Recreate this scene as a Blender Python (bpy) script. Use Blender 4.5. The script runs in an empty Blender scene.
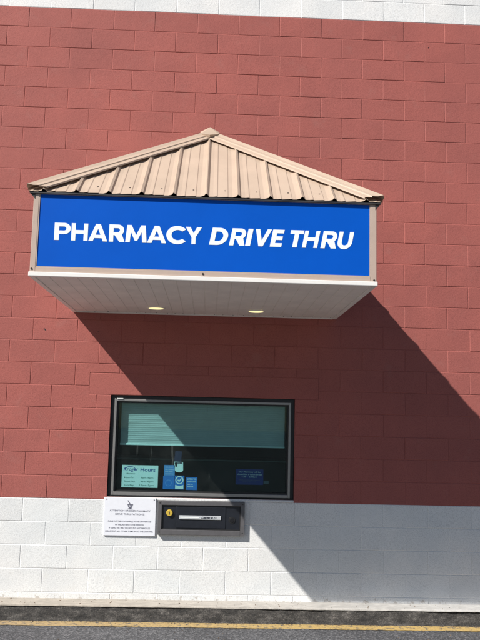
import bpy, bmesh, math, random
from mathutils import Vector, Matrix
random.seed(7)
sc = bpy.context.scene
col = sc.collection
# World frame: X along the wall, -Y out of the wall towards the lane, Z up.
# Z = 0 is the line between white and red paint; the road lies at Z = -1.0.
GROUND = -1.0
SUN = Vector((1.2325, 1.0, -1.3983)).normalized()      # direction the light travels

# ------------------------------------------------------------------ materials
def new_mat(name):
    m = bpy.data.materials.new(name); m.use_nodes = True
    nt = m.node_tree
    return m, nt, nt.nodes['Principled BSDF']

def coords(nt):
    t = nt.nodes.new('ShaderNodeTexCoord'); return t.outputs['Object']

def noise(nt, vec, scale, detail=4, rough=.6):
    n = nt.nodes.new('ShaderNodeTexNoise'); n.inputs['Scale'].default_value = scale
    n.inputs['Detail'].default_value = detail; n.inputs['Roughness'].default_value = rough
    nt.links.new(vec, n.inputs['Vector']); return n.outputs['Fac']

def ramp(nt, fac, stops):
    r = nt.nodes.new('ShaderNodeValToRGB'); e = r.color_ramp.elements
    while len(e) < len(stops): e.new(.5)
    for el, (p, c) in zip(e, stops):
        el.position = p; el.color = (*c, 1) if len(c) == 3 else c
    nt.links.new(fac, r.inputs['Fac']); return r.outputs['Color']

def mixc(nt, fac, a, b, mode='MIX'):
    m = nt.nodes.new('ShaderNodeMix'); m.data_type = 'RGBA'; m.blend_type = mode
    if isinstance(fac, float): m.inputs[0].default_value = fac
    else: nt.links.new(fac, m.inputs[0])
    for i, v in ((6, a), (7, b)):
        if isinstance(v, (tuple, list)): m.inputs[i].default_value = (*v, 1) if len(v) == 3 else v
        else: nt.links.new(v, m.inputs[i])
    return m.outputs[2]

def math_node(nt, op, a, b):
    m = nt.nodes.new('ShaderNodeMath'); m.operation = op
    for i, v in ((0, a), (1, b)):
        if isinstance(v, (int, float)): m.inputs[i].default_value = v
        else: nt.links.new(v, m.inputs[i])
    return m.outputs[0]

def bump(nt, bsdf, h, strength, dist, prev=None):
    b = nt.nodes.new('ShaderNodeBump'); b.inputs['Strength'].default_value = strength
    b.inputs['Distance'].default_value = dist
    nt.links.new(h, b.inputs['Height'])
    if prev: nt.links.new(prev, b.inputs['Normal'])
    nt.links.new(b.outputs[0], bsdf.inputs['Normal']); return b.outputs[0]

def simple(name, c, rough=.6, metal=0., var=.08, scale=14., bumpd=0., bscale=90., spec=.5):
    m, nt, b = new_mat(name)
    v = coords(nt)
    lo = tuple(x * (1 - var) for x in c); hi = tuple(min(1, x * (1 + var)) for x in c)
    nt.links.new(ramp(nt, noise(nt, v, scale, 5), [(.3, lo), (.7, hi)]), b.inputs['Base Color'])
    b.inputs['Roughness'].default_value = rough; b.inputs['Metallic'].default_value = metal
    b.inputs['Specular IOR Level'].default_value = spec
    if bumpd: bump(nt, b, noise(nt, v, bscale, 3), 1., bumpd)
    return m

def paint_block(name, c, dirt, dirt_amt, peel=False):
    """masonry paint over concrete block: per-block tone, pitted face, faint dirt"""
    m, nt, b = new_mat(name)
    v = coords(nt)
    at = nt.nodes.new('ShaderNodeAttribute'); at.attribute_name = 'tone'
    base = mixc(nt, at.outputs['Fac'], tuple(x * .96 for x in c), tuple(min(1, x * 1.03) for x in c))
    cloud = ramp(nt, noise(nt, v, 2.2, 6), [(.35, (.92, .93, .94)), (.7, (1.05, 1.04, 1.03))])
    base = mixc(nt, 1., base, cloud, 'MULTIPLY')
    fade = ramp(nt, noise(nt, v, .7, 3), [(.3, (.93, .95, .97)), (.7, (1.06, 1.03, 1.02))])
    base = mixc(nt, 1., base, fade, 'MULTIPLY')
    speck = ramp(nt, noise(nt, v, 110, 3, .7), [(.34, (.80, .80, .80)), (.5, (1, 1, 1)), (.70, (1.10, 1.10, 1.10))])
    base = mixc(nt, 1., base, speck, 'MULTIPLY')
    d = ramp(nt, noise(nt, v, 5.5, 8, .7), [(.56, (0, 0, 0)), (.78, (1, 1, 1))])
    base = mixc(nt, math_node(nt, 'MULTIPLY', d, dirt_amt), base, dirt)
    # small dark pin-holes of the block showing through the paint
    vo = nt.nodes.new('ShaderNodeTexVoronoi'); vo.inputs['Scale'].default_value = 42
    nt.links.new(v, vo.inputs['Vector'])
    pit = ramp(nt, vo.outputs['Distance'], [(.05, (1, 1, 1)), (.09, (0, 0, 0))])
    gate = ramp(nt, noise(nt, v, 9, 2), [(.56, (0, 0, 0)), (.62, (1, 1, 1))])
    pf = math_node(nt, 'MULTIPLY', pit, gate)
    base = mixc(nt, math_node(nt, 'MULTIPLY', pf, .5), base, tuple(x * .35 for x in c))
    if peel:   # paint worn off along the foot of the wall and splashed dirt
        s = nt.nodes.new('ShaderNodeSeparateXYZ'); nt.links.new(v, s.inputs[0])
        h = nt.nodes.new('ShaderNodeMapRange'); nt.links.new(s.outputs['Z'], h.inputs[0])
        h.inputs[1].default_value = .12; h.inputs[2].default_value = .24
        h.inputs[3].default_value = .20; h.inputs[4].default_value = 0.
        f = math_node(nt, 'ADD', noise(nt, v, 15, 7, .7), h.outputs[0])
        w = ramp(nt, f, [(.70, (0, 0, 0)), (.74, (1, 1, 1))])
        base = mixc(nt, math_node(nt, 'MULTIPLY', w, .6), base, (.36, .31, .26))
    nt.links.new(base, b.inputs['Base Color'])
    b.inputs['Roughness'].default_value = .62
    b.inputs['Specular IOR Level'].default_value = .15
    n1 = bump(nt, b, noise(nt, v, 120, 4, .65), 1., .0012)
    bump(nt, b, noise(nt, v, 26, 4, .6), 1., .0015, n1)
    return m

M = {}
M['red'] = paint_block('red_masonry_paint', (.355, .112, .095), (.34, .15, .13), .5)
M['white'] = paint_block('white_masonry_paint', (.75, .75, .735), (.60, .58, .53), .35, True)
M['white_top'] = paint_block('white_parapet_paint', (.76, .755, .74), (.66, .65, .62), .3)
M['reveal'] = simple('dark_red_reveal_paint', (.10, .035, .03), .7, bumpd=.001)
M['black'] = simple('black_sealant', (.012, .012, .013), .5)
M['frame'] = simple('grey_anodised_metal', (.30, .29, .28), .38, .65, .06, 30)
M['drawer'] = simple('grey_drawer_metal', (.125, .12, .125), .42, .25, .1, 30, .0003)
M['drawer_dark'] = simple('dark_drawer_recess', (.012, .014, .02), .35, 0, .2, 20)
M['silver'] = simple('silver_strip', (.62, .64, .66), .4, .3, .04, 40)
M['brass'] = simple('yellow_brass', (.75, .52, .08), .35, .35, .1, 60)
M['tan'] = simple('tan_sheet_metal', (.47, .36, .295), .5, 0., .05, 9, .0002, 60)
M['tan_roof'] = simple('tan_roof_panel', (.49, .37, .28), .42, 0., .07, 3.5, .0005, 9)
M['trim'] = simple('white_trim', (.82, .79, .75), .4, 0, .03, 20)
M['soffit'] = simple('soffit_panel', (.78, .73, .69), .55, 0, .07, 5, .0004, 20)
M['blue'] = simple('blue_sign_face', (.0008, .088, .50), .45, 0, .05, 2.5, .0008, 4, .12)
M['letter'] = simple('white_lettering', (.86, .93, .94), .35, 0, .01)
M['darkmetal'] = simple('dark_closure', (.04, .035, .035), .6)
M['screw'] = simple('screw_metal', (.05, .045, .04), .4, .6)
M['paper_white'] = simple('white_notice_plate', (.76, .77, .82), .45, 0, .03, 30)
M['paper'] = simple('paper', (.80, .82, .80), .7, 0, .02)
M['ink'] = simple('black_ink', (.02, .02, .03), .6)
M['ink_grey'] = simple('faded_ink', (.10, .10, .14), .6)
M['ink_green'] = simple('green_ink', (.03, .16, .13), .6)
M['ink_blue'] = simple('blue_ink', (.01, .06, .28), .6)
M['st_blue'] = simple('blue_sticker', (.02, .17, .55), .5)
M['st_pale'] = simple('pale_blue_sticker', (.10, .28, .62), .5)
M['st_navy'] = simple('navy_notice', (.014, .032, .26), .5)
M['st_ltxt'] = simple('pale_print', (.75, .78, .85), .5)
M['ink_navy'] = simple('dim_navy_card', (.007, .010, .05), .6)
M['st_grey'] = simple('grey_sticker', (.16, .17, .2), .5)
M['shade'] = simple('roller_shade_fabric', (.50, .485, .48), .8, 0, .06, 6)
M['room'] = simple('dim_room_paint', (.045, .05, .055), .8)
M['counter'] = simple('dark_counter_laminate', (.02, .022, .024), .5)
M['reflection_grey'] = simple('reflection_strip_grey', (.26, .27, .27), .5)
M['hole_dark'] = simple('dark_hole_black', (.01, .01, .012), .3)
M['conc'] = simple('roof_membrane', (.4, .4, .39), .8)
M['white_metal'] = simple('white_enamel', (.8, .8, .78), .4)

# lamp lens: lit
m, nt, b = new_mat('lit_lamp_lens')
b.inputs['Base Color'].default_value = (.7, .65, .4, 1)
b.inputs['Emission Color'].default_value = (1, .86, .42, 1)
b.inputs['Emission Strength'].default_value = .75
M['lens'] = m

# tinted window glass: tinted straight-through plus mirror reflection by angle
m, nt, b = new_mat('green_tinted_glass')
nt.nodes.remove(b)
out = nt.nodes['Material Output']
tr = nt.nodes.new('ShaderNodeBsdfTransparent'); tr.inputs[0].default_value = (.70, .86, .86, 1)
gl = nt.nodes.new('ShaderNodeBsdfGlossy'); gl.inputs['Roughness'].default_value = .01
gl.inputs[0].default_value = (.9, 1, 1, 1)
lw = nt.nodes.new('ShaderNodeLayerWeight'); lw.inputs[0].default_value = .5
fr = nt.nodes.new('ShaderNodeMath'); fr.operation = 'MULTIPLY_ADD'
nt.links.new(math_node(nt, 'POWER', lw.outputs['Facing'], 5.), fr.inputs[0]); fr.inputs[1].default_value = .5; fr.inputs[2].default_value = .022
mx = nt.nodes.new('ShaderNodeMixShader')
nt.links.new(fr.outputs[0], mx.inputs[0]); nt.links.new(tr.outputs[0], mx.inputs[1]); nt.links.new(gl.outputs[0], mx.inputs[2])
df = nt.nodes.new('ShaderNodeBsdfDiffuse'); df.inputs[0].default_value = (.5, .5, .48, 1)    # dust film
mx2 = nt.nodes.new('ShaderNodeMixShader')
v = coords(nt)
dust = ramp(nt, noise(nt, v, 3, 8, .75), [(.45, (.003,) * 3), (.75, (.02,) * 3)])
smp = nt.nodes.new('ShaderNodeMapping'); smp.inputs['Scale'].default_value = (16, 1, 1.6); nt.links.new(v, smp.inputs[0])
streak = ramp(nt, noise(nt, smp.outputs[0], 1.6, 5, .6), [(.64, (0, 0, 0)), (.74, (.07,) * 3)])
dust = mixc(nt, 1., dust, streak, 'ADD')
nt.links.new(dust, mx2.inputs[0]); nt.links.new(mx.outputs[0], mx2.inputs[1]); nt.links.new(df.outputs[0], mx2.inputs[2])
nt.links.new(mx2.outputs[0], out.inputs[0])
M['glass'] = m

# asphalt
m, nt, b = new_mat('asphalt'); v = coords(nt)
big = ramp(nt, noise(nt, v, .9, 7, .65), [(.3, (.072, .073, .079)), (.7, (.125, .126, .133))])
vo = nt.nodes.new('ShaderNodeTexVoronoi'); vo.inputs['Scale'].default_value = 75
nt.links.new(v, vo.inputs['Vector'])
agg = ramp(nt, vo.outputs['Color'], [(.25, (.55, .55, .55)), (.6, (1, 1, 1)), (.88, (1.9, 1.85, 1.8))])
c_ = mixc(nt, 1., big, agg, 'MULTIPLY')
pale = ramp(nt, noise(nt, v, 1.7, 6, .7), [(.60, (0, 0, 0)), (.68, (1, 1, 1))])
c_ = mixc(nt, math_node(nt, 'MULTIPLY', pale, .35), c_, (.24, .23, .225))
nt.links.new(c_, b.inputs['Base Color']); b.inputs['Roughness'].default_value = .85
bump(nt, b, vo.outputs['Distance'], 1., .004)
M['asphalt'] = m

# worn yellow road paint, asphalt showing through
m, nt, b = new_mat('worn_yellow_paint'); v = coords(nt)
w = ramp(nt, noise(nt, v, 22, 8, .75), [(.39, (0, 0, 0)), (.48, (1, 1, 1))])
s = nt.nodes.new('ShaderNodeSeparateXYZ'); nt.links.new(v, s.inputs[0])
mr = nt.nodes.new('ShaderNodeMapRange'); nt.links.new(s.outputs['X'], mr.inputs[0])
mr.inputs[1].default_value = 0.; mr.inputs[2].default_value = 3.2; mr.inputs[3].default_value = 0.; mr.inputs[4].default_value = 1.
yel = mixc(nt, mr.outputs[0], (.43, .315, .17), (.56, .39, .14))
yel = mixc(nt, 1., yel, ramp(nt, noise(nt, v, 60, 4), [(.3, (.75, .75, .75)), (.7, (1.1, 1.1, 1.1))]), 'MULTIPLY')
nt.links.new(mixc(nt, w, (.11, .105, .10), yel), b.inputs['Base Color'])
b.inputs['Roughness'].default_value = .75
bump(nt, b, noise(nt, v, 110, 3), 1., .002)
M['yellow'] = m

# kerb concrete, scuffed and blackened on its face
m, nt, b = new_mat('kerb_concrete'); v = coords(nt)
s = nt.nodes.new('ShaderNodeSeparateXYZ'); nt.links.new(v, s.inputs[0])
sc1 = nt.nodes.new('ShaderNodeMapping'); sc1.inputs['Scale'].default_value = (.6, 1, 1); nt.links.new(v, sc1.inputs[0])
mr = nt.nodes.new('ShaderNodeMapRange'); nt.links.new(s.outputs['X'], mr.inputs[0])
mr.inputs[1].default_value = 1.; mr.inputs[2].default_value = 4.; mr.inputs[3].default_value = 0.; mr.inputs[4].default_value = 1.
top = mixc(nt, mr.outputs[0], (.42, .375, .32), (.55, .535, .51))
top = mixc(nt, 1., top, ramp(nt, noise(nt, sc1.outputs[0], 16, 7, .7), [(.3, (.72, .72, .72)), (.7, (1.12, 1.12, 1.12))]), 'MULTIPLY')
nt.links.new(top, b.inputs['Base Color'])
b.inputs['Roughness'].default_value = .85
bump(nt, b, noise(nt, v, 60, 5, .7), 1., .004)
M['kerb'] = m
m, nt, b = new_mat('kerb_face_grime'); v = coords(nt)
mp = nt.nodes.new('ShaderNodeMapping'); mp.inputs['Scale'].default_value = (1.0, 2, 2.2); nt.links.new(v, mp.inputs[0])
g1 = ramp(nt, noise(nt, mp.outputs[0], 7, 9, .78), [(.36, (.016, .015, .0145)), (.49, (.052, .048, .044)), (.62, (.13, .12, .11)), (.78, (.32, .30, .28))])
g2 = ramp(nt, noise(nt, v, 130, 4, .7), [(.40, (.45, .45, .45)), (.58, (1, 1, 1)), (.70, (2.4, 2.3, 2.2))])
nt.links.new(mixc(nt, 1., g1, g2, 'MULTIPLY'), b.inputs['Base Color'])
b.inputs['Roughness'].default_value = .8
bump(nt, b, noise(nt, v, 70, 6, .75), 1., .008)
M['grime'] = m
M['litter'] = simple('dry_litter', (.16, .11, .07), .9, 0, .5, 40)

# ------------------------------------------------------------------ mesh helpers
ORG = {}
def world_org(p):
    return ORG.get(p.name, Vector((0, 0, 0))) if p else Vector((0, 0, 0))

class MB:
    def __init__(s): s.v = []; s.f = []; s.tone = []
    def quad(s, a, b, c, d, tone=None):
        n = len(s.v); s.v += [a, b, c, d]; s.f.append((n, n + 1, n + 2, n + 3)); s.tone.append(tone)
    def poly(s, pts):
        n = len(s.v); s.v += pts; s.f.append(tuple(range(n, n + len(pts)))); s.tone.append(None)
    def box(s, x0, x1, y0, y1, z0, z1):
        n = len(s.v)
        s.v += [(x, y, z) for x in (x0, x1) for y in (y0, y1) for z in (z0, z1)]
        for q in ((0, 1, 3, 2), (4, 6, 7, 5), (0, 4, 5, 1), (2, 3, 7, 6), (0, 2, 6, 4), (1, 5, 7, 3)):
            s.f.append(tuple(n + i for i in q)); s.tone.append(None)
    def prism(s, pts, d):      # closed solid from polygon pts extruded by vector d
        n = len(pts); k = len(s.v)
        s.v += [tuple(p) for p in pts] + [tuple(Vector(p) + Vector(d)) for p in pts]
        s.f.append(tuple(k + i for i in range(n))[::-1]); s.f.append(tuple(k + n + i for i in range(n)))
        s.tone += [None, None]
        for i in range(n):
            j = (i + 1) % n
            s.f.append((k + i, k + j, k + n + j, k + n + i)); s.tone.append(None)
    def cyl(s, c, axis, r, h, n=24, r2=None):   # axis 'y' or 'z'; from c, h along +axis
        r2 = r if r2 is None else r2; k = len(s.v)
        for rr, t in ((r, 0), (r2, h)):
            for i in range(n):
                a = 2 * math.pi * i / n; u, w = rr * math.cos(a), rr * math.sin(a)
                s.v.append((c[0] + u, c[1] + t, c[2] + w) if axis == 'y' else (c[0] + u, c[1] + w, c[2] + t))
        s.f.append(tuple(range(k, k + n))); s.f.append(tuple(range(k + n, k + 2 * n))[::-1]); s.tone += [None, None]
        for i in range(n):
            j = (i + 1) % n
            s.f.append((k + i, k + n + i, k + n + j, k + j)); s.tone.append(None)
    def build(s, name, mat, parent=None, bevel=0., smooth=False):
        o = world_org(parent)
        me = bpy.data.meshes.new(name)
        me.from_pydata([tuple(Vector(p) - o) for p in s.v], [], s.f)
        if any(t is not None for t in s.tone):
            a = me.attributes.new('tone', 'FLOAT', 'FACE')
            for i, t in enumerate(s.tone): a.data[i].value = t if t is not None else .5
        bm = bmesh.new(); bm.from_mesh(me); bmesh.ops.recalc_face_normals(bm, faces=bm.faces); bm.to_mesh(me); bm.free()
        me.materials.append(mat)
        if smooth:
            for p in me.polygons: p.use_smooth = True
        ob = bpy.data.objects.new(name, me); col.objects.link(ob)
        if parent: ob.parent = parent
        ORG[ob.name] = o
        if bevel:
            b = ob.modifiers.new('bevel', 'BEVEL'); b.width = bevel; b.segments = 2; b.limit_method = 'ANGLE'
        return ob

def tag(o, label=None, cat=None, group=None, kind=None):
    for k, v in (('label', label), ('category', cat), ('group', group), ('kind', kind)):
        if v: o[k] = v
    return o
def thing(name, loc, label, cat, group=None):
    o = bpy.data.objects.new(name, None); col.objects.link(o); o.location = loc
    o.empty_display_size = .1
    ORG[o.name] = Vector(loc)
    return tag(o, label, cat, group)

def curve_mesh(name, polys, depth, place, mat, parent):
    """filled flat shapes (with holes) given as closed outlines -> one thin solid mesh.
    place maps (u, v, w) to world"""
    cu = bpy.data.curves.new(name, 'CURVE'); cu.dimensions = '2D'; cu.fill_mode = 'BOTH'; cu.extrude = depth / 2
    for pts in polys:
        sp = cu.splines.new('POLY'); sp.points.add(len(pts) - 1)
        for p, (x, y) in zip(sp.points, pts): p.co = (x, y, 0, 1)
        sp.use_cyclic_u = True
    return _finish(cu, name, place, mat, parent)
def _finish(cu, name, place, mat, parent):
    tmp = bpy.data.objects.new('tmp', cu); col.objects.link(tmp)
    me = bpy.data.meshes.new_from_object(tmp.evaluated_get(bpy.context.evaluated_depsgraph_get()))
    bpy.data.objects.remove(tmp); bpy.data.curves.remove(cu)
    o = world_org(parent)
    vs = [v.co.copy() for v in me.vertices]
    for v, c in zip(me.vertices, vs): v.co = Vector(place(c.x, c.y, c.z)) - o
    me.name = name; me.materials.clear(); me.materials.append(mat)
    ob = bpy.data.objects.new(name, me); col.objects.link(ob); ob.parent = parent
    ORG[ob.name] = o
    return ob

def lines_of_text(name, rows, y, mat, parent, bold=.0):
    """rows: (string, x_left or centre, z_base, cap height, width or None, align) -> ONE mesh of print at depth y"""
    o = world_org(parent); V = []; F = []
    for txt, x, z, h, w, al, *sh in rows:
        cu = bpy.data.curves.new('t', 'FONT'); cu.body = txt; cu.size = 1; cu.offset = bold; cu.resolution_u = 3
        if sh: cu.shear = sh[0]
        tmp = bpy.data.objects.new('tmp', cu); col.objects.link(tmp)
        me = bpy.data.meshes.new_from_object(tmp.evaluated_get(bpy.context.evaluated_depsgraph_get()))
        bpy.data.objects.remove(tmp); bpy.data.curves.remove(cu)
        xs = [v.co.x for v in me.vertices]; x0, x1 = min(xs), max(xs)
        sy = h / .70; sx = (w / (x1 - x0)) if w else sy
        ox = x if al == 'l' else x - (x1 - x0) * sx / 2
        k = len(V)
        V += [tuple(Vector((ox + (v.co.x - x0) * sx, y, z + v.co.y * sy)) - o) for v in me.vertices]
        F += [tuple(k + i for i in p.vertices) for p in me.polygons]
        bpy.data.meshes.remove(me)
    me = bpy.data.meshes.new(name); me.from_pydata(V, [], F); me.materials.append(mat)
    ob = bpy.data.objects.new(name, me); col.objects.link(ob); ob.parent = parent; ORG[ob.name] = o
    return ob

def arc(cx, cy, rx, ry, a0, a1, n=14):
    return [(cx + rx * math.cos(math.radians(a0 + (a1 - a0) * i / n)), cy + ry * math.sin(math.radians(a0 + (a1 - a0) * i / n))) for i in range(n + 1)]

# ------------------------------------------------------------------ ground
g = MB()
g.quad((-150, -150, GROUND), (150, -150, GROUND), (150, 150, GROUND), (-150, 150, GROUND))
tag(g.build('asphalt_lane', M['asphalt']), kind='structure', label='grey asphalt of the drive-through lane')
ys = MB(); random.seed(3)
X = [i * .05 - 8 for i in range(401)]
f0 = [-.252 + random.uniform(-.004, .004) for _ in X]; f1 = [-.400 + random.uniform(-.006, .006) for _ in X]
for i in range(400):
    ys.quad((X[i], f1[i], GROUND + .004), (X[i + 1], f1[i + 1], GROUND + .004), (X[i + 1], f0[i + 1], GROUND + .004), (X[i], f0[i], GROUND + .004))
tag(ys.build('yellow_line', M['yellow']), kind='structure', label='worn yellow line painted on the asphalt along the kerb')
kb = MB()       # kerb cap: slightly uneven nosing
n = 400
for i in range(n):
    xa, xb = -8 + i * .05, -8 + (i + 1) * .05
    def pr(x):
        w = .0025 * math.sin(x * 4.3) + .0015 * math.sin(x * 17 + 1) + .002 * math.sin(x * 61)
        return [(x, .0, -.864), (x, -.200 + w, -.868), (x, -.209 + w, -.872), (x, -.212 + w, -.883), (x, -.19, -.887)]
    A, B = pr(xa), pr(xb)
    for j in range(4): kb.quad(A[j], B[j], B[j + 1], A[j + 1])
tag(kb.build('kerb', M['kerb'], smooth=False), kind='structure', label='tan concrete kerb cap at the foot of the wall')
kf = MB()
for i in range(n):
    xa, xb = -8 + i * .05, -8 + (i + 1) * .05
    def pr(x):
        w = .004 * math.sin(x * 5) + .003 * math.sin(x * 31 + 2)
        return [(x, -.185, -.880), (x, -.202 + w, -.889), (x, -.216 + w, -.93), (x, -.232 + w, -.975), (x, -.25 + w, -1.003)]
    A, B = pr(xa), pr(xb)
    for j in range(4): kf.quad(A[j], B[j], B[j + 1], A[j + 1])
tag(kf.build('kerb_face', M['grime'], smooth=True), kind='structure', label='blackened kerb face')
# loose grit and leaf crumbs along the kerb foot
lt = MB(); random.seed(11)
for i in range(900):
    x = random.uniform(-2.5, 6.5); q = random.random()
    if q < .6: y, z = -.25 - abs(random.gauss(0, .03)), GROUND + .004
    elif q < .8: y, z = random.uniform(-.2, -.005), -.866
    else: y, z = -.25 - abs(random.gauss(0, .5)), GROUND + .001
    s_ = random.uniform(.0015, .006); a = random.uniform(0, 3.14)
    p = [(x + s_ * math.cos(a + t) * random.uniform(.6, 1.3), y + s_ * math.sin(a + t) * random.uniform(.6, 1.3), z) for t in (0, 1.5, 3.1, 4.6)]
    lt.prism(p, (random.uniform(-.002, .002), 0, s_ * random.uniform(.4, 1)))
tag(lt.build('grit', M['litter']), kind='stuff', label='loose grit and leaf crumbs along the kerb')

# ------------------------------------------------------------------ building
bld = thing('pharmacy_building', (2, 0, GROUND), 'pharmacy building of painted concrete block, red above a white base', 'building')
W, H = .4064, .2032
XA, XB = -20, 32            # block columns
OPEN = (.943, 2.632, .024, .937)
LINT = (.742, 2.852, .937, 1.134)
random.seed(21)
def cell(mb, x0, x1, z0, z1, fl=(1, 1, 1, 1), st=None):
    """one block face; fl = bevel at left,right,bottom,top"""
    st = st or (random.uniform(0, .0022), [random.uniform(-.0012, .0012) for _ in range(4)], random.random())
    p, t, tone = st; g_, d = .0054, .0023
    xi0 = x0 + g_ * fl[0]; xi1 = x1 - g_ * fl[1]; zi0 = z0 + g_ * fl[2]; zi1 = z1 - g_ * fl[3]
    if xi1 - xi0 < .002 or zi1 - zi0 < .002: return
    A = [(xi0, -p + t[0] * fl[0], zi0), (xi1, -p + t[1] * fl[1], zi0), (xi1, -p + t[2] * fl[1], zi1), (xi0, -p + t[3] * fl[0], zi1)]
    O = [(x0, d, z0), (x1, d, z0), (x1, d, z1), (x0, d, z1)]
    mb.quad(*A, tone=tone)
    for i, f in ((0, fl[2]), (1, fl[1]), (2, fl[3]), (3, fl[0])):
        j = (i + 1) % 4
        if f: mb.quad(O[i], O[j], A[j], A[i], tone=tone)
def clip_cells(mb, x0, x1, z0, z1, holes, fl=(1, 1, 1, 1), st=None):
    st = st or (random.uniform(0, .0022), [random.uniform(-.0012, .0012) for _ in range(4)], random.random())
    for k, (a, b, c, d) in enumerate(holes):
        if x0 < b - 1e-6 and x1 > a + 1e-6 and z0 < d - 1e-6 and z1 > c + 1e-6:
            st = (st[0], [0, 0, 0, 0], st[2])
            xx0, xx1 = max(x0, a), min(x1, b)
            if x0 < a: clip_cells(mb, x0, a, z0, z1, holes[k + 1:], (fl[0], 0, fl[2], fl[3]), st)
            if x1 > b: clip_cells(mb, b, x1, z0, z1, holes[k + 1:], (0, fl[1], fl[2], fl[3]), st)
            fa = fl[0] if xx0 == x0 else 0; fb = fl[1] if xx1 == x1 else 0
            if z1 > d: clip_cells(mb, xx0, xx1, d, z1, holes[k + 1:], (fa, fb, 1, fl[3]), st)
            if z0 < c: clip_cells(mb, xx0, xx1, z0, c, holes[k + 1:], (fa, fb, fl[2], 1), st)
            return
    cell(mb, x0, x1, z0, z1, fl, st)
def course_joints(k):
    off = 0 if k % 2 == 0 else .5
    return [(j + off) * W + random.uniform(-.005, .005) for j in range(XA, XB + 1)]
def wall_band(name, k0, k1, mat, label, zmin=None):
    mb = MB()
    for k in range(k0, k1):
        J = course_joints(k); z0, z1 = k * H, (k + 1) * H
        if zmin is not None: z0 = max(z0, zmin)
        for a, b in zip(J, J[1:]): clip_cells(mb, a, b, z0, z1, [LINT, OPEN])
    if k0 == 0:     # lintel blocks above the window, laid half a course off
        xs = [LINT[0] + i * (LINT[1] - LINT[0]) / 5 for i in range(6)]
        for a, b in zip(xs, xs[1:]):
            cell(mb, a, b, LINT[2], LINT[3], (int(a == xs[0]), int(b == xs[-1]), 1, 1), (.001, [0] * 4, .6))
    o = mb.build(name, mat, bld); o['label'] = label
    return o
wall_band('wall', 0, 23, M['red'], 'red painted block courses around the window')
wall_band('wall', -5, 0, M['white'], 'white painted block courses at the foot of the wall', -.89)
wall_band('wall', 23, 29, M['white_top'], 'white painted block courses at the top of the wall')
x0, x1 = XA * W + .5, XB * W - .5
b_ = MB()      # solid core behind the faces, left open at the window
zt = 29 * H
b_.box(x0, OPEN[0], .0065, .2, GROUND, zt); b_.box(OPEN[1], x1, .0065, .2, GROUND, zt)
b_.box(OPEN[0], OPEN[1], .0065, .2, OPEN[3], zt); b_.box(OPEN[0], OPEN[1], .0065, .2, GROUND, OPEN[2])
b_.build('wall_core', M['reveal'], bld)
b_ = MB(); b_.box(x0, x0 + .2, .2, 14, GROUND, zt); b_.box(x1 - .2, x1, .2, 14, GROUND, zt); b_.box(x0, x1, 14, 14.2, GROUND, zt)
b_.build('side_wall', M['red'], bld)
b_ = MB(); b_.box(x0, x1, .2, 14, zt - .3, zt - .2); b_.build('roof', M['conc'], bld)
b_ = MB(); b_.box(x0 - .03, x1 + .03, -.04, .24, zt, zt + .09); b_.build('coping', M['white_metal'], bld, .01)
# small scars on the wall
random.seed(5)
def scar(x, z, s, ang, n=9):
    mb = MB(); pts = []
    for i in range(n):
        a = 2 * math.pi * i / n; r = s * random.uniform(.7, 1.25)
        u, w = r * math.cos(a) * 1.6, r * math.sin(a) * .55
        pts.append((x + u * math.cos(ang) - w * math.sin(ang), -.0022, z + u * math.sin(ang) + w * math.cos(ang)))
    mb.prism(pts, (0, .003, 0)); return mb.build('chip_mark', M['black'], bld)
scar(.311, 1.522, .009, -.75)['label'] = 'dark chip in the red wall left of the canopy shadow'
scar(.302, .048, .009, -.8)['label'] = 'dark chip low in the red wall'
for q in ((.79, 1.50), (.815, 1.475), (.80, 1.515)): scar(q[0], q[1], .0035, .3)
scar(3.905, 4.42, .005, 1.2)

# window, part of the building
wl, wr, wb, wt = OPEN
def ring(mb, a, b, c, d, w, y0, y1, wbot=None):
    wbot = w if wbot is None else wbot
    mb.box(a, a + w, y0, y1, c, d); mb.box(b - w, b, y0, y1, c, d)
    mb.box(a + w, b - w, y0, y1, d - w, d); mb.box(a + w, b - w, y0, y1, c, c + wbot)
w_ = MB(); ring(w_, wl + .003, wr - .003, wb + .003, wt - .003, .034, .022, .13, .03)
win = w_.build('window', M['black'], bld); win['label'] = 'wide fixed service window in a grey metal frame with dark surround'
w_ = MB(); ring(w_, .978, 2.600, .038, .903, .021, .014, .10, .030)
w_.build('frame', M['frame'], win, .003)
w_ = MB(); ring(w_, .9995, 2.5785, .0685, .8815, .0135, .036, .062)
w_.build('gasket', M['black'], win)
w_ = MB(); w_.box(1.005, 2.573, .060, .066, .070, .876); w_.build('glass', M['glass'], win)
w_ = MB()
w_.prism([(wl + .002, .004, .0255), (wl + .002, .06, .0255), (wl + .002, .06, .036), (wl + .002, .02, .034), (wl + .002, .004, .030)], (wr - wl - .004, 0, 0))
w_.build('sill', M['black'], win)
p = MB(); p.prism([(wl - .02, -.0065, .0015), (wl - .02, .02, .0015), (wl - .02, .02, .0235), (wl - .02, .002, .0235), (wl - .02, -.0065, .016)], (wr - wl + .02, 0, 0))
p.build('sill_mortar', M['white'], bld, .002)['label'] = 'white painted mortar lip under the window'
w_ = MB(); w_.box(1.0, 1.055, .004, .0135, .9035, .909); w_.build('shim', M['white_metal'], win)

# the dim room behind the window
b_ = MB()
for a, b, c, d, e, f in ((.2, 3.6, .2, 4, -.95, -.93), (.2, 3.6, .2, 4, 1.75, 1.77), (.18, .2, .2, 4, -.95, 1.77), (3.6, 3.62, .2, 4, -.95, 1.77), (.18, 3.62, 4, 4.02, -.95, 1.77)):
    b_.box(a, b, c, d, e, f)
b_.build('room_wall', M['room'], bld)

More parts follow.
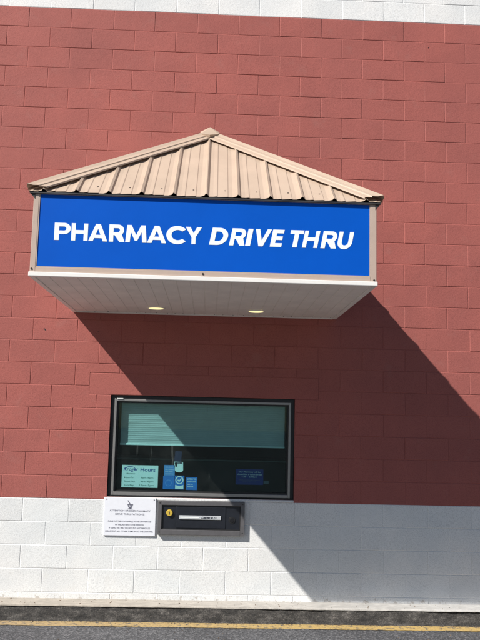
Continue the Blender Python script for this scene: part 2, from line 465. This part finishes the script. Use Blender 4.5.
# ------------------------------------------------------------------ things in the window
sh = thing('roller_shade', (1.8, .10, .876), 'pale roller shade drawn halfway down behind the window glass', 'blind')
s1 = MB(); random.seed(9)
rows = 60; zt_, zb_ = .868, .497
nx = 24
def sy(i, j):
    z = zt_ + (zb_ - zt_) * i / rows
    return .098 + .0016 * math.sin(i * 2.1) * (1 if i % 2 else .3) + .0035 * math.sin(j * .55 + i * .03) * (i / rows)
for i in range(rows):
    for j in range(nx):
        xa, xb = 1.035 + 1.515 * j / nx, 1.035 + 1.515 * (j + 1) / nx
        za, zb2 = zt_ + (zb_ - zt_) * i / rows, zt_ + (zb_ - zt_) * (i + 1) / rows
        s1.quad((xa, sy(i, j), za), (xb, sy(i, j + 1), za), (xb, sy(i + 1, j + 1), zb2), (xa, sy(i + 1, j), zb2))
s1.build('shade_fabric', M['shade'], sh)
s1 = MB(); s1.box(1.033, 2.552, .088, .104, .484, .500); s1.build('hem_bar', M['paper'], sh, .003)

ct = thing('counter', (1.9, .95, -.93), 'dark counter with a grey strip standing in for reflected lines, inside behind the window', 'counter')
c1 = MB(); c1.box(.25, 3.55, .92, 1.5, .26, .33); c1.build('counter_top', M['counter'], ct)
c1 = MB(); c1.box(.25, 3.55, .90, .919, .315, .329); c1.build('reflection_strip', M['reflection_grey'], ct)  # grey strip added in place of the thin reflection lines in the glass
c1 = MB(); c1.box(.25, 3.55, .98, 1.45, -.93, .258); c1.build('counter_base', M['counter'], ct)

def notice(name, x0, x1, z0, z1, mat, label, cat, y=.0685):
    t = thing(name, ((x0 + x1) / 2, y, z0), label, cat)
    p = MB(); p.box(x0, x1, y, y + .0012, z0, z1); p.build('sheet', mat, t)
    return t
Y0 = .0680
t = notice('hours_notice', 1.064, 1.393, .104, .304, M['paper'], 'pale notice headed Hours taped inside the window, lower left corner', 'notice')
lines_of_text('heading', [('Kroger', 1.078, .254, .030, .135, 'l', .35), ('Hours', 1.232, .249, .032, .135, 'l')], Y0, M['ink_blue'], t, .012)
lines_of_text('day_column', [
    ('Pharmacy', 1.105, .222, .013, .080, 'l', .3), ('Mon-Fri', 1.086, .186, .0145, .09, 'l'), ('Saturday', 1.086, .152, .0145, .10, 'l'), ('Sunday', 1.086, .118, .0145, .09, 'l')], Y0, M['ink_green'], t, .006)
lines_of_text('time_column', [('9am-9pm', 1.236, .186, .0145, .115, 'l'), ('9am-6pm', 1.234, .152, .0145, .12, 'l'), ('11am-5pm', 1.228, .118, .0145, .13, 'l')], Y0, M['ink_green'], t, .006)
q = arc(1.138, .268, .048, .026, 200, -20, 20) + arc(1.138, .268, .042, .021, -20, 200, 20)
curve_mesh('logo_swoosh', [q], .0003, lambda u, v, w: (u, Y0 - .0003 + w, v), M['ink_blue'], t)
t = notice('window_sticker', 1.447, 1.545, .216, .311, M['st_pale'], 'pale blue square sticker stacked above the darker blue one', 'sticker')
lines_of_text('print', [('Ask about', 1.458, .288, .010, .07, 'l'), ('flu shots', 1.458, .268, .010, .075, 'l'), ('and other', 1.458, .248, .010, .07, 'l'), ('vaccines', 1.458, .228, .010, .075, 'l')], Y0, M['st_ltxt'], t)
t = notice('window_sticker', 1.441, 1.541, .094, .212, M['st_blue'], 'darker blue square sticker below the pale blue one', 'sticker')
curve_mesh('emblem_ring', [arc(1.491, .150, .030, .030, 0, 345, 20), arc(1.491, .150, .024, .024, 0, 345, 20)], .0003, lambda u, v, w: (u, Y0 - .0003 + w, v), M['st_pale'], t)
t = notice('window_sticker', 1.546, 1.634, .094, .218, M['st_blue'], 'teal sticker with a ticked white circle, between two blue stickers', 'sticker')
curve_mesh('emblem_ring', [arc(1.590, .178, .037, .037, 0, 345, 24), arc(1.590, .178, .028, .028, 0, 345, 24)], .0003, lambda u, v, w: (u, Y0 - .0003 + w, v), M['paper'], t)
curve_mesh('check_mark', [[(1.572, .176), (1.579, .183), (1.587, .174), (1.606, .196), (1.612, .190), (1.588, .160)]], .0003, lambda u, v, w: (u, Y0 - .0003 + w, v), M['paper'], t)
curve_mesh('pale_band', [[(1.553, .099), (1.553, .134), (1.590, .124), (1.627, .134), (1.627, .099)]], .0003, lambda u, v, w: (u, Y0 - .0003 + w, v), M['paper'], t)
t = notice('window_sticker', 1.652, 1.752, .092, .205, M['st_blue'], 'blue sticker printed with white lines, rightmost of the sticker cluster', 'sticker')
lines_of_text('print', [('OPEN TO', 1.662, .182, .013, .082, 'l'), ('EVERYONE', 1.662, .160, .010, .078, 'l'), ('walk ins', 1.662, .138, .009, .05, 'l'), ('welcome', 1.662, .120, .009, .055, 'l')], Y0, M['paper'], t, .02)
t = notice('lunch_notice', 2.105, 2.357, .149, .288, M['st_navy'], 'navy blue lunch break notice in the lower right of the window', 'notice')
lines_of_text('print', [('Our Pharmacy will be', 2.231, .258, .0125, .20, 'c'), ('closed for a lunch break', 2.231, .236, .0125, .232, 'c'), ('1:30 - 2:00pm', 2.231, .214, .0125, .14, 'c')], Y0, M['paper'], t, .02)
lines_of_text('print', [('Thank you for your patience', 2.231, .188, .008, .19, 'c'), ('during this time', 2.231, .172, .008, .12, 'c')], Y0, M['st_grey'], t)
t = notice('small_label', 2.362, 2.408, .160, .184, M['st_grey'], 'tiny grey label beside the navy notice in the window', 'label')
# hanging tag
t = thing('hanging_tag', (1.577, .0685, .448), 'navy and white tag with dark patches hanging above the teal sticker', 'tag')
p = MB(); p.prism([(1.545, .0685, .440), (1.536, .0685, .354), (1.600, .0685, .344), (1.606, .0685, .436)], (0, .001, 0)); p.build('upper_band', M['ink_navy'], t)
body = [(1.534, .351), (1.545, .268)] + arc(1.583, .268, .038, .020, 180, 360, 10) + [(1.618, .339)]
curve_mesh('tag_body', [body], .001, lambda u, v, w: (u, .069 + w, v), M['paper'], t)
curve_mesh('dark_patch', [[(1.541, .330), (1.562, .335), (1.566, .300), (1.552, .292)]], .0004, lambda u, v, w: (u, .0682 + w, v), M['ink'], t)
curve_mesh('dark_patch', [[(1.590, .338), (1.612, .334), (1.610, .322), (1.588, .326)]], .0004, lambda u, v, w: (u, .0682 + w, v), M['ink_grey'], t)
curve_mesh('fold', [[(1.536, .349), (1.614, .342), (1.611, .336), (1.566, .318), (1.540, .334)]], .0004, lambda u, v, w: (u, .0682 + w, v), M['st_grey'], t)

# ------------------------------------------------------------------ notice plate on the wall
sg = thing('instruction_sign', (1.16, -.003, -.315), 'white plate with black instructions screwed to the wall left of the drawer', 'sign')
p = MB(); p.box(.929, 1.390, -.0175, -.001, -.313, .021); p.build('plate', M['paper_white'], sg, .002)
ys_ = -.0185
lines_of_text('heading', [('ATTENTION KROGER PHARMACY', 1.16, -.102, .0145, .365, 'c'), ('DRIVE THRU PATRONS:', 1.16, -.132, .0145, .26, 'c')], ys_, M['ink_grey'], sg, .008)
lines_of_text('print', [
    ('PLEASE PUT THE CONTAINER(S) IN THE DRAWER AND', 1.16, -.195, .0135, .385, 'c'),
    ('WE WILL RETURN TO THE WINDOW.', 1.16, -.224, .0135, .26, 'c'),
    ('IF USING THE TRAY DO NOT PUT ANYTHING ELSE', 1.16, -.253, .0135, .365, 'c'),
    ('PLEASE PUT ALL OTHER ITEMS INTO THE DRAWER.', 1.16, -.282, .0135, .425, 'c')], ys_, M['ink_grey'], sg, .006)
pl = lambda u, v, w: (1.16 + u, ys_ + w * .5, -.068 + v)
curve_mesh('mortar_emblem', [
    [(-.026, .030), (.026, .030), (.024, .022), (-.024, .022)],
    arc(0, .020, .021, .026, 180, 360, 12),
    [(-.018, -.006), (.018, -.006), (.024, -.014), (-.024, -.014)],
    [(-.006, .032), (-.026, .062), (-.020, .066), (.003, .032)]], .0004, pl, M['ink_grey'], sg)
lines_of_text('symbol', [('Rx', 1.16, -.062, .016, .024, 'c')], ys_ - .0006, M['paper_white'], sg, .02)
for x, z in ((.947, .004), (1.372, .004)):
    p = MB(); p.cyl((x, -.020, z), 'y', .0045, .004, 12); p.build('screw', M['screw'], sg)

# ------------------------------------------------------------------ transaction drawer
dr = thing('transaction_drawer', (1.8, -.03, -.295), 'grey metal transaction drawer with yellow lock knob below the window', 'drawer')
p = MB(); a, b, c, d = 1.410, 2.188, -.296, .000
ring(p, a, b, c, d, .036, -.045, -.002, .046)
p.build('housing', M['drawer'], dr, .004)
p = MB(); p.box(1.447, 2.151, -.028, -.012, -.249, -.037); p.build('back_panel', M['drawer_dark'], dr)
p = MB(); ring(p, 1.4465, 2.1515, -.2495, -.0365, .008, -.036, -.029); p.build('inner_lip', M['black'], dr, .001)
p = MB(); p.box(1.575, 2.018, -.0345, -.0285, -.236, -.050); p.build('tray_front', M['drawer_dark'], dr, .003)
p = MB(); p.box(1.603, 1.977, -.043, -.035, -.158, -.124); hs = p.build('handle_strip', M['silver'], dr, .002)
p = MB(); p.box(1.612, 1.780, -.0445, -.0435, -.146, -.136); p.build('groove', M['paper'], hs)
lines_of_text('maker_name', [('DIEBOLD', 1.80, -.150, .017, .135, 'l', .25)], -.0445, M['ink'], hs, .03)
p = MB(); p.cyl((1.514, -.048, -.104), 'y', .027, .019, 28, .030); kn = p.build('lock_knob', M['brass'], dr, .002)
p = MB(); p.box(1.511, 1.517, -.0495, -.0482, -.118, -.092); p.build('key_slot', M['ink'], kn)
p = MB(); p.cyl((2.075, -.038, -.160), 'y', .020, .009, 24); p.build('hole_disc', M['hole_dark'], dr, .002)  # black disc standing in for the dark hole in the drawer
p = MB(); p.cyl((2.075, -.034, -.160), 'y', .030, .005, 24); p.build('hole_ring', M['black'], dr, .001)
for x, z in ((1.428, -.272), (2.170, -.272), (1.428, -.018), (2.170, -.018)):
    p = MB(); p.cyl((x, -.0465, z), 'y', .005, .002, 10); p.build('screw', M['screw'], dr)

# ------------------------------------------------------------------ canopy
CL, CR, D = .567, 3.003, 1.82
ZB, ZE = 1.6906, 2.283          # soffit, eave
cn = thing('canopy', ((CL + CR) / 2, 0, ZB), 'hip-roofed drive-thru canopy with tan ribbed roof and blue lettered fascia', 'canopy')
def fascia(p, x0, x1, y0, y1, z0, z1): p.box(x0, x1, y0, y1, z0, z1)
# tan frame round the sign
p = MB()
p.box(CL, CL + .038, -D, -D + .05, 1.722, ZE + .010); p.box(CR - .043, CR, -D, -D + .05, 1.722, ZE + .010)
p.box(CL + .038, CR - .043, -D, -D + .05, 1.722, 1.757)
sf = p.build('sign_frame', M['tan'], cn, .003)
p = MB(); p.box(CL + .039, CR - .044, -D + .007, -D + .03, 1.7575, ZE + .010)
sp = p.build('sign_face', M['blue'], cn); sp['label'] = 'bright blue sign face reading PHARMACY DRIVE THRU'
p = MB()
ring(p, CL + .0385, CR - .0435, 1.7572, ZE + .004, .006, -D + .002, -D + .0068); p.build('retainer_edge', M['tan'], sf)
for x, z in ((.580, 1.744), (1.774, 1.741), (2.985, 1.732)):
    p = MB(); p.cyl((x, -D - .004, z), 'y', .007, .006, 10); p.build('screw', M['screw'], sf)
p = MB()      # white bottom trim, front and sides
p.box(CL - .006, CR + .006, -D - .012, -D + .03, ZB, 1.7215)
p.box(CL - .006, CL + .03, -D + .03, -.002, ZB, 1.7215); p.box(CR - .03, CR + .006, -D + .03, -.002, ZB, 1.7215)
p.build('bottom_trim', M['trim'], cn, .004)
for xa, xb in ((CL, CL + .02), (CR - .02, CR)):
    p = MB(); p.box(xa, xb, -D + .0505, -.002, 1.722, ZE + .010); p.build('side_panel', M['tan'], cn, .002)
# soffit of narrow v-groove planks
p = MB(); nP = 24; x_a, x_b = CL + .030, CR - .030; wv = (x_b - x_a) / nP
for i in range(nP):
    a = x_a + i * wv; zz = ZB + .006
    prof = [(a, zz + .0045), (a + .003, zz), (a + wv - .005, zz + random.uniform(0, .0008)), (a + wv - .0025, zz + .0045), (a + wv, zz + .0045)]
    for (xa, za), (xb, zb2) in zip(prof, prof[1:]):
        p.quad((xa, -D + .03, za), (xb, -D + .03, zb2), (xb, -.02, zb2), (xa, -.02, za))
p.box(x_a, x_b, -D + .03, -.02, ZB + .03, ZB + .035)
p.build('soffit', M['soffit'], cn)
p = MB(); p.box(x_a, x_b, -.034, -.001, ZB - .002, ZB + .012)
jc = p.build('wall_channel', M['soffit'], cn, .002)
random.seed(2)
for i in range(26):
    x = x_a + .1 + i * .09 + random.uniform(-.02, .02)
    p = MB(); p.cyl((x, -.06 - random.uniform(0, .01), ZB + .003), 'z', .0042, .005, 8); p.build('nail_head', M['screw'], jc)
# recessed lamps in the soffit
def lamp(x, y):
    p = MB(); n = 32; prof = [(.083, .0), (.080, -.006), (.070, -.008), (.064, -.003)]
    for (ra, za), (rb, zb2) in zip(prof, prof[1:]):
        for i in range(n):
            a0, a1 = 2 * math.pi * i / n, 2 * math.pi * (i + 1) / n
            p.quad(*[(x + r * math.cos(a), y + r * math.sin(a), ZB + .005 + z) for r, a, z in ((ra, a0, za), (ra, a1, za), (rb, a1, zb2), (rb, a0, zb2))])
    l = p.build('recessed_light', M['soffit'], cn, smooth=True)
    p = MB(); p.cyl((x, y, ZB - .001), 'z', .064, .006, 32, .060); p.build('lens', M['lens'], l)
lamp(1.354, -.40); lamp(2.236, -.37)

# ---- lettering
S = .238
def L_P(): return [[(0, 0), (0, 1), (.50, 1)] + arc(.50, .675, .325, .325, 90, -90) + [(S, .35), (S, 0)],
                   [(S, .555), (S, .795), (.485, .795)] + arc(.485, .675, .12, .12, 90, -90)], .825
def L_R(): return [[(0, 0), (0, 1), (.50, 1)] + arc(.50, .68, .32, .32, 90, -50) + [(.87, 0), (.58, 0), (.31, .38), (S, .38), (S, 0)],
                   [(S, .56), (S, .795), (.475, .795)] + arc(.475, .6775, .1175, .1175, 90, -90)], .87
def L_H(): return [[(0, 0), (0, 1), (S, 1), (S, .61), (.95 - S, .61), (.95 - S, 1), (.95, 1), (.95, 0), (.95 - S, 0), (.95 - S, .40), (S, .40), (S, 0)]], .95
def L_A(): return [[(0, 0), (.415, 1), (.685, 1), (1.10, 0), (.84, 0), (.768, .18), (.332, .18), (.26, 0)], [(.41, .37), (.69, .37), (.55, .73)]], 1.10
def L_M(): return [[(0, 0), (.085, 1), (.335, 1), (.61, .42), (.885, 1), (1.135, 1), (1.22, 0), (.965, 0), (.918, .60), (.68, .10), (.54, .10), (.302, .60), (.255, 0)]], 1.22
def L_C():
    o = arc(.53, .5, .53, .53, 40, 320, 36); i = arc(.55, .5, .30, .30, 314, 46, 30)
    return [o + i], .95
def L_Y(): return [[(0, 1), (.29, 1), (.49, .64), (.69, 1), (.98, 1), (.61, .40), (.61, 0), (.37, 0), (.37, .40)]], .98
def L_D(): return [[(0, 0), (0, 1), (.38, 1)] + arc(.38, .5, .50, .5, 90, -90, 20),
                   [(S, .215), (S, .785), (.38, .785)] + arc(.38, .5, .255, .285, 90, -90, 16)], .88
def L_I(): return [[(0, 0), (0, 1), (S, 1), (S, 0)]], S
def L_V(): return [[(.375, 0), (0, 1), (.27, 1), (.51, .34), (.75, 1), (1.02, 1), (.645, 0)]], 1.02
def L_E(): return [[(0, 0), (0, 1), (.60, 1), (.60, .79), (S, .79), (S, .61), (.58, .61), (.58, .40), (S, .40), (S, .21), (.60, .21), (.60, 0)]], .60
def L_T(): return [[(.24, 0), (.24, .785), (0, .785), (0, 1), (.72, 1), (.72, .785), (.48, .785), (.48, 0)]], .72
def L_U(): return [[(0, 1), (0, .39)] + arc(.43, .39, .43, .41, 180, 360, 20) + [(.86, 1), (.86 - S, 1), (.86 - S, .39)] + arc(.43, .39, .43 - S, .19, 0, -180, 12) + [(S, 1)]], .86
CAP, ZBL = .124, 1.9545
def word(name, letters, shear, label):
    V = []; F = []; me = None
    for fn, x0, x1, top in letters:      # top: height fraction at which the letter is widest
        polys, w = fn()
        sx = (x1 - x0 - shear * CAP * top) / w
        P = [[(x0 + u * sx + shear * v * CAP, v * CAP) for u, v in pts] for pts in polys]
        t = curve_mesh('tmp', P, .0016, lambda u, v, w: (u, -D + .0062 + w, ZBL + v), M['letter'], sp)
        k = len(V); V += [tuple(v.co) for v in t.data.vertices]; F += [tuple(k + i for i in p.vertices) for p in t.data.polygons]
        me = t.data; bpy.data.objects.remove(t); bpy.data.meshes.remove(me)
    me = bpy.data.meshes.new(name); me.from_pydata(V, [], F); me.materials.append(M['letter'])
    o = bpy.data.objects.new(name, me); col.objects.link(o); o.parent = sp; o['label'] = label
word('lettering', [(L_P, .723, .836, 0), (L_H, .842, .957, 0), (L_A, .962, 1.095, 0), (L_R, 1.106, 1.216, 0), (L_M, 1.221, 1.371, 0), (L_A, 1.374, 1.508, 0), (L_C, 1.508, 1.648, 0), (L_Y, 1.643, 1.758, 0)], 0, 'upright white word PHARMACY')
word('lettering', [(L_D, 1.811, 1.944, .5), (L_R, 1.952, 2.062, 0), (L_I, 2.066, 2.124, 1), (L_V, 2.118, 2.256, 1), (L_E, 2.241, 2.346, 1),
     (L_T, 2.369, 2.487, 1), (L_H, 2.470, 2.601, 1), (L_R, 2.602, 2.712, 0), (L_U, 2.716, 2.843, 1)], .19, 'slanted white words DRIVE THRU')

# ---- hip roof
XC = (CL + CR) / 2; HW = 1.252; EF = HW          # half width to the eave, run of the front slope
YE = -D - .018; PT = .728
NL = math.sqrt(1 + PT * PT)
ZEAVE = 2.296
def rib_h(t):
    """panel profile across the width: major ribs every 229 mm, two low ones between"""
    P = .2286; u = (t + P / 2) % P - P / 2
    a = abs(u)
    if a < .0081: return .022
    if a < .018: return .022 * (1 - (a - .008) / .010)
    for c in (.0762, ):
        e = abs(a - c)
        if e < .003: return .0034
        if e < .0065: return .0034 * (1 - (e - .003) / .0035)
    return 0.
def samples(half):
    xs = set(); P = .2286; k = int(half / P) + 2
    for i in range(-k, k + 1):
        for o in (-.018, -.008, .008, .018, .0762 - .0065, .0762 - .003, .0762 + .003, .0762 + .0065, -.0762 - .0065, -.0762 - .003, -.0762 + .003, -.0762 + .0065, .045, -.045):
            t = i * P + o
            if -half < t < half: xs.add(round(t, 5))
    return sorted(xs | {-half, half, 0.})
def slope_sheet(name, ts, smax, pos, cent, shift=0.):
    """ts along eave; smax(t) run up the slope; pos(t, run, h) -> xyz"""
    mb = MB(); rnd = random.Random(4)
    prof = [(t, rib_h(t - cent)) for t in ts]
    for layer, off in ((0, 0.), (1, -.0015)):
        for (ta, ha), (tb, hb) in zip(prof, prof[1:]):
            sa, sb = smax(ta), smax(tb); N = 6
            for i in range(N):
                A = pos(ta, sa * i / N, ha + off); B = pos(tb, sb * i / N, hb + off)
                C = pos(tb, sb * (i + 1) / N, hb + off); E_ = pos(ta, sa * (i + 1) / N, ha + off)
                mb.quad(A, B, C, E_)
    for (ta, ha), (tb, hb) in zip(prof, prof[1:]):
        mb.quad(pos(ta, 0, ha), pos(tb, 0, hb), pos(tb, 0, hb - .0015), pos(ta, 0, ha - .0015))
    return mb.build(name, M['tan_roof'], cn)
nz, nrm = 1 / NL, PT / NL
wob = lambda t: .0015 * math.sin(t * 11) + .0008 * math.sin(t * 29 + 1)
def pos_f(t, run, h):
    w = wob(t) * max(0, 1 - run * 4)
    return (XC + t, YE + run - h * nrm, ZEAVE + PT * run + h * nz + w)
SH = -.0
o = slope_sheet('roof_panel', samples(HW), lambda t: HW - abs(t), pos_f, -.0035); o['label'] = 'triangular front slope of tan ribbed metal'
o['label'] = 'triangular front slope of tan ribbed metal above the sign'
FR = o
DP = -YE
ysam = [YE + 0.0001 + (t + DP / 2) for t in samples(DP / 2)]
for sgn in (-1, 1):
    def pos_s(t, run, h, sgn=sgn):
        w = wob(t * 1.3 + sgn) * max(0, 1 - run * 4)
        return (XC + sgn * (HW - run + h * nrm), t, ZEAVE + PT * run + h * nz + w)
    slope_sheet('roof_panel', [max(YE, min(-.003, y)) for y in ysam], lambda y: min(HW, y - YE), pos_s, YE + .1)
# screws on the front slope
for i in range(-5, 5):
    t = (i + .5) * .2286 - .0035 + .02
    if abs(t) < HW - .16:
        a = Vector(pos_f(t, .10, .001))
        p = MB(); p.cyl((0, 0, 0), 'z', .0055, .005, 8)
        R_ = Matrix.Rotation(math.atan(PT), 4, 'X')
        p.v = [tuple(a + (R_ @ Vector(v))) for v in p.v]
        p.build('screw', M['screw'], FR)
# hip caps, ridge cap and the folded cap at the peak
AP = Vector((XC, YE + HW, ZEAVE + PT * HW))
def flashing(name, P0, P1, n1, n2, d1, d2, prof, mat=M['tan_roof'], cap=False, sg=1, cap_side_first=True):
    """cap with two flanges; n1,n2 = plane normals, d1,d2 = directions from the ridge down each plane; prof = (distance, height)"""
    mb = MB()
    def line(P):
        L = [P + d1 * a + n1 * h for a, h in reversed(prof)]
        mid = P + ((n1 + n2).normalized()) * (prof[0][1] + .012)
        return L[:-1] + [L[-1], mid] + [P + d2 * a + n2 * h for a, h in prof]
    N = 14
    rings = [line(P0.lerp(P1, i / N)) for i in range(N + 1)]
    if cap:      # trim the lower end along the two eaves
        hd = (P1 - P0).normalized(); L = rings[0]; k = len(prof)
        for i, q in enumerate(L):
            if i >= k + 1: q += hd * ((YE - .010 - q.y) / hd.y) if i >= k + 1 and not cap_side_first else hd * ((XC + sg * (HW + .020) - q.x) / hd.x)
            else: q += hd * ((XC + sg * (HW + .020) - q.x) / hd.x) if not cap_side_first else hd * ((YE - .010 - q.y) / hd.y)
    for a, b in zip(rings, rings[1:]):
        for i in range(len(a) - 1): mb.quad(tuple(a[i]), tuple(a[i + 1]), tuple(b[i + 1]), tuple(b[i]))
    return mb.build(name, mat, cn)
nf = Vector((0, -PT, 1)).normalized()
for sgn in (-1, 1):
    ns = Vector((sgn * PT, 0, 1)).normalized()
    P0 = Vector((XC + sgn * HW, YE, ZEAVE)); hd = (AP - P0).normalized()
    df = hd.cross(nf); df = df if df.x * sgn < 0 else -df          # across the front plane, away from the hip
    ds = hd.cross(ns); ds = ds if ds.y > 0 else -ds
    prof = [(.012, .040), (.045, .040), (.050, .033), (.090, .032), (.096, .0225)]
    flashing('hip_cap', P0, AP - hd * .0, nf, ns, df, ds, prof, cap=True, sg=sgn)
nl = Vector((-PT, 0, 1)).normalized(); nr_ = Vector((PT, 0, 1)).normalized()
dl = Vector((-1, 0, -PT)).normalized(); dr_ = Vector((1, 0, -PT)).normalized()
flashing('ridge_cap', AP + Vector((0, -.055, .012)), Vector((XC, -.004, AP.z + .012)), nl, nr_, dl, dr_, [(.012, .034), (.055, .034), (.085, .024), (.092, .012)])
p = MB()     # folded nose closing the ridge cap over the front
T0 = AP + Vector((0, -.060, .064)); 
pts = [T0, T0 + Vector((-.085, 0, -.046)), AP + Vector((-.078, -.10, -.012)), AP + Vector((0, -.155, -.040)), AP + Vector((.078, -.10, -.012)), T0 + Vector((.085, 0, -.046))]
p.prism([tuple(v) for v in pts], (0, .014, -.016)); p.build('peak_cap', M['tan_roof'], cn)
p = MB(); p.cyl((T0.x, T0.y - .012, T0.z - .03), 'y', .005, .006, 8); p.build('screw', M['screw'], cn)
# dark closures under the eaves (front lip and corners)
p = MB(); p.box(XC - HW + .006, XC + HW - .006, YE + .004, -D - .001, ZEAVE - .013, ZEAVE - .0015)
p.build('eave_closure', M['darkmetal'], cn)
for sgn in (-1, 1):
    xa, xb = sorted((XC + sgn * (HW - .004), XC + sgn * (HW - .0435)))
    p = MB(); p.prism([(xa, YE + .012, ZEAVE - .0045), (xb, YE + .012, ZEAVE - .0045), (xb if sgn < 0 else xa, YE + .016, ZEAVE - .052)], (0, -YE - .02, 0))
    p.build('corner_closure', M['darkmetal'], cn)

# ------------------------------------------------------------------ camera, light, world
cam = bpy.data.cameras.new('camera'); co = bpy.data.objects.new('camera', cam); col.objects.link(co)
R = ((0.9989771965, 0.0358071360, -0.0276117704), (-0.0390627718, 0.9909850488, -0.1281512108), (0.0227741238, 0.1290987296, 0.9913701919))
m = Matrix.Identity(4)
for r in range(3):
    m[r][0] = R[r][0]; m[r][1] = R[r][2]; m[r][2] = -R[r][1]
m.translation = (1.8455, -7.2527, .7155)
co.matrix_world = m
cam.sensor_fit = 'HORIZONTAL'; cam.sensor_width = 36; cam.lens = 36 * 784.92 / 480
cam.clip_end = 1000; cam.clip_start = .05
sc.camera = co
sun = bpy.data.lights.new('sun', 'SUN'); so = bpy.data.objects.new('sun', sun); col.objects.link(so)
sun.energy = 4.4; sun.angle = math.radians(.53); sun.color = (1, .965, .905)
so.rotation_euler = SUN.to_track_quat('-Z', 'Y').to_euler(); so.location = (-6, -6, 8)
w = bpy.data.worlds.new('World'); sc.world = w; w.use_nodes = True
nt = w.node_tree; bg = nt.nodes['Background']
sky = nt.nodes.new('ShaderNodeTexSky'); sky.sky_type = 'NISHITA'; sky.sun_disc = False; sky.dust_density = .3; sky.ozone_density = 2.5
sky.sun_elevation = math.asin(-SUN.z); sky.sun_rotation = math.atan2(-SUN.x, -SUN.y) % (2 * math.pi)
nt.links.new(sky.outputs[0], bg.inputs[0]); bg.inputs[1].default_value = .048
vs = sc.view_settings
vs.view_transform = 'Standard'; vs.look = 'None'; vs.gamma = 1; vs.use_curve_mapping = False; vs.exposure = .55
sc.cycles.max_bounces = 8
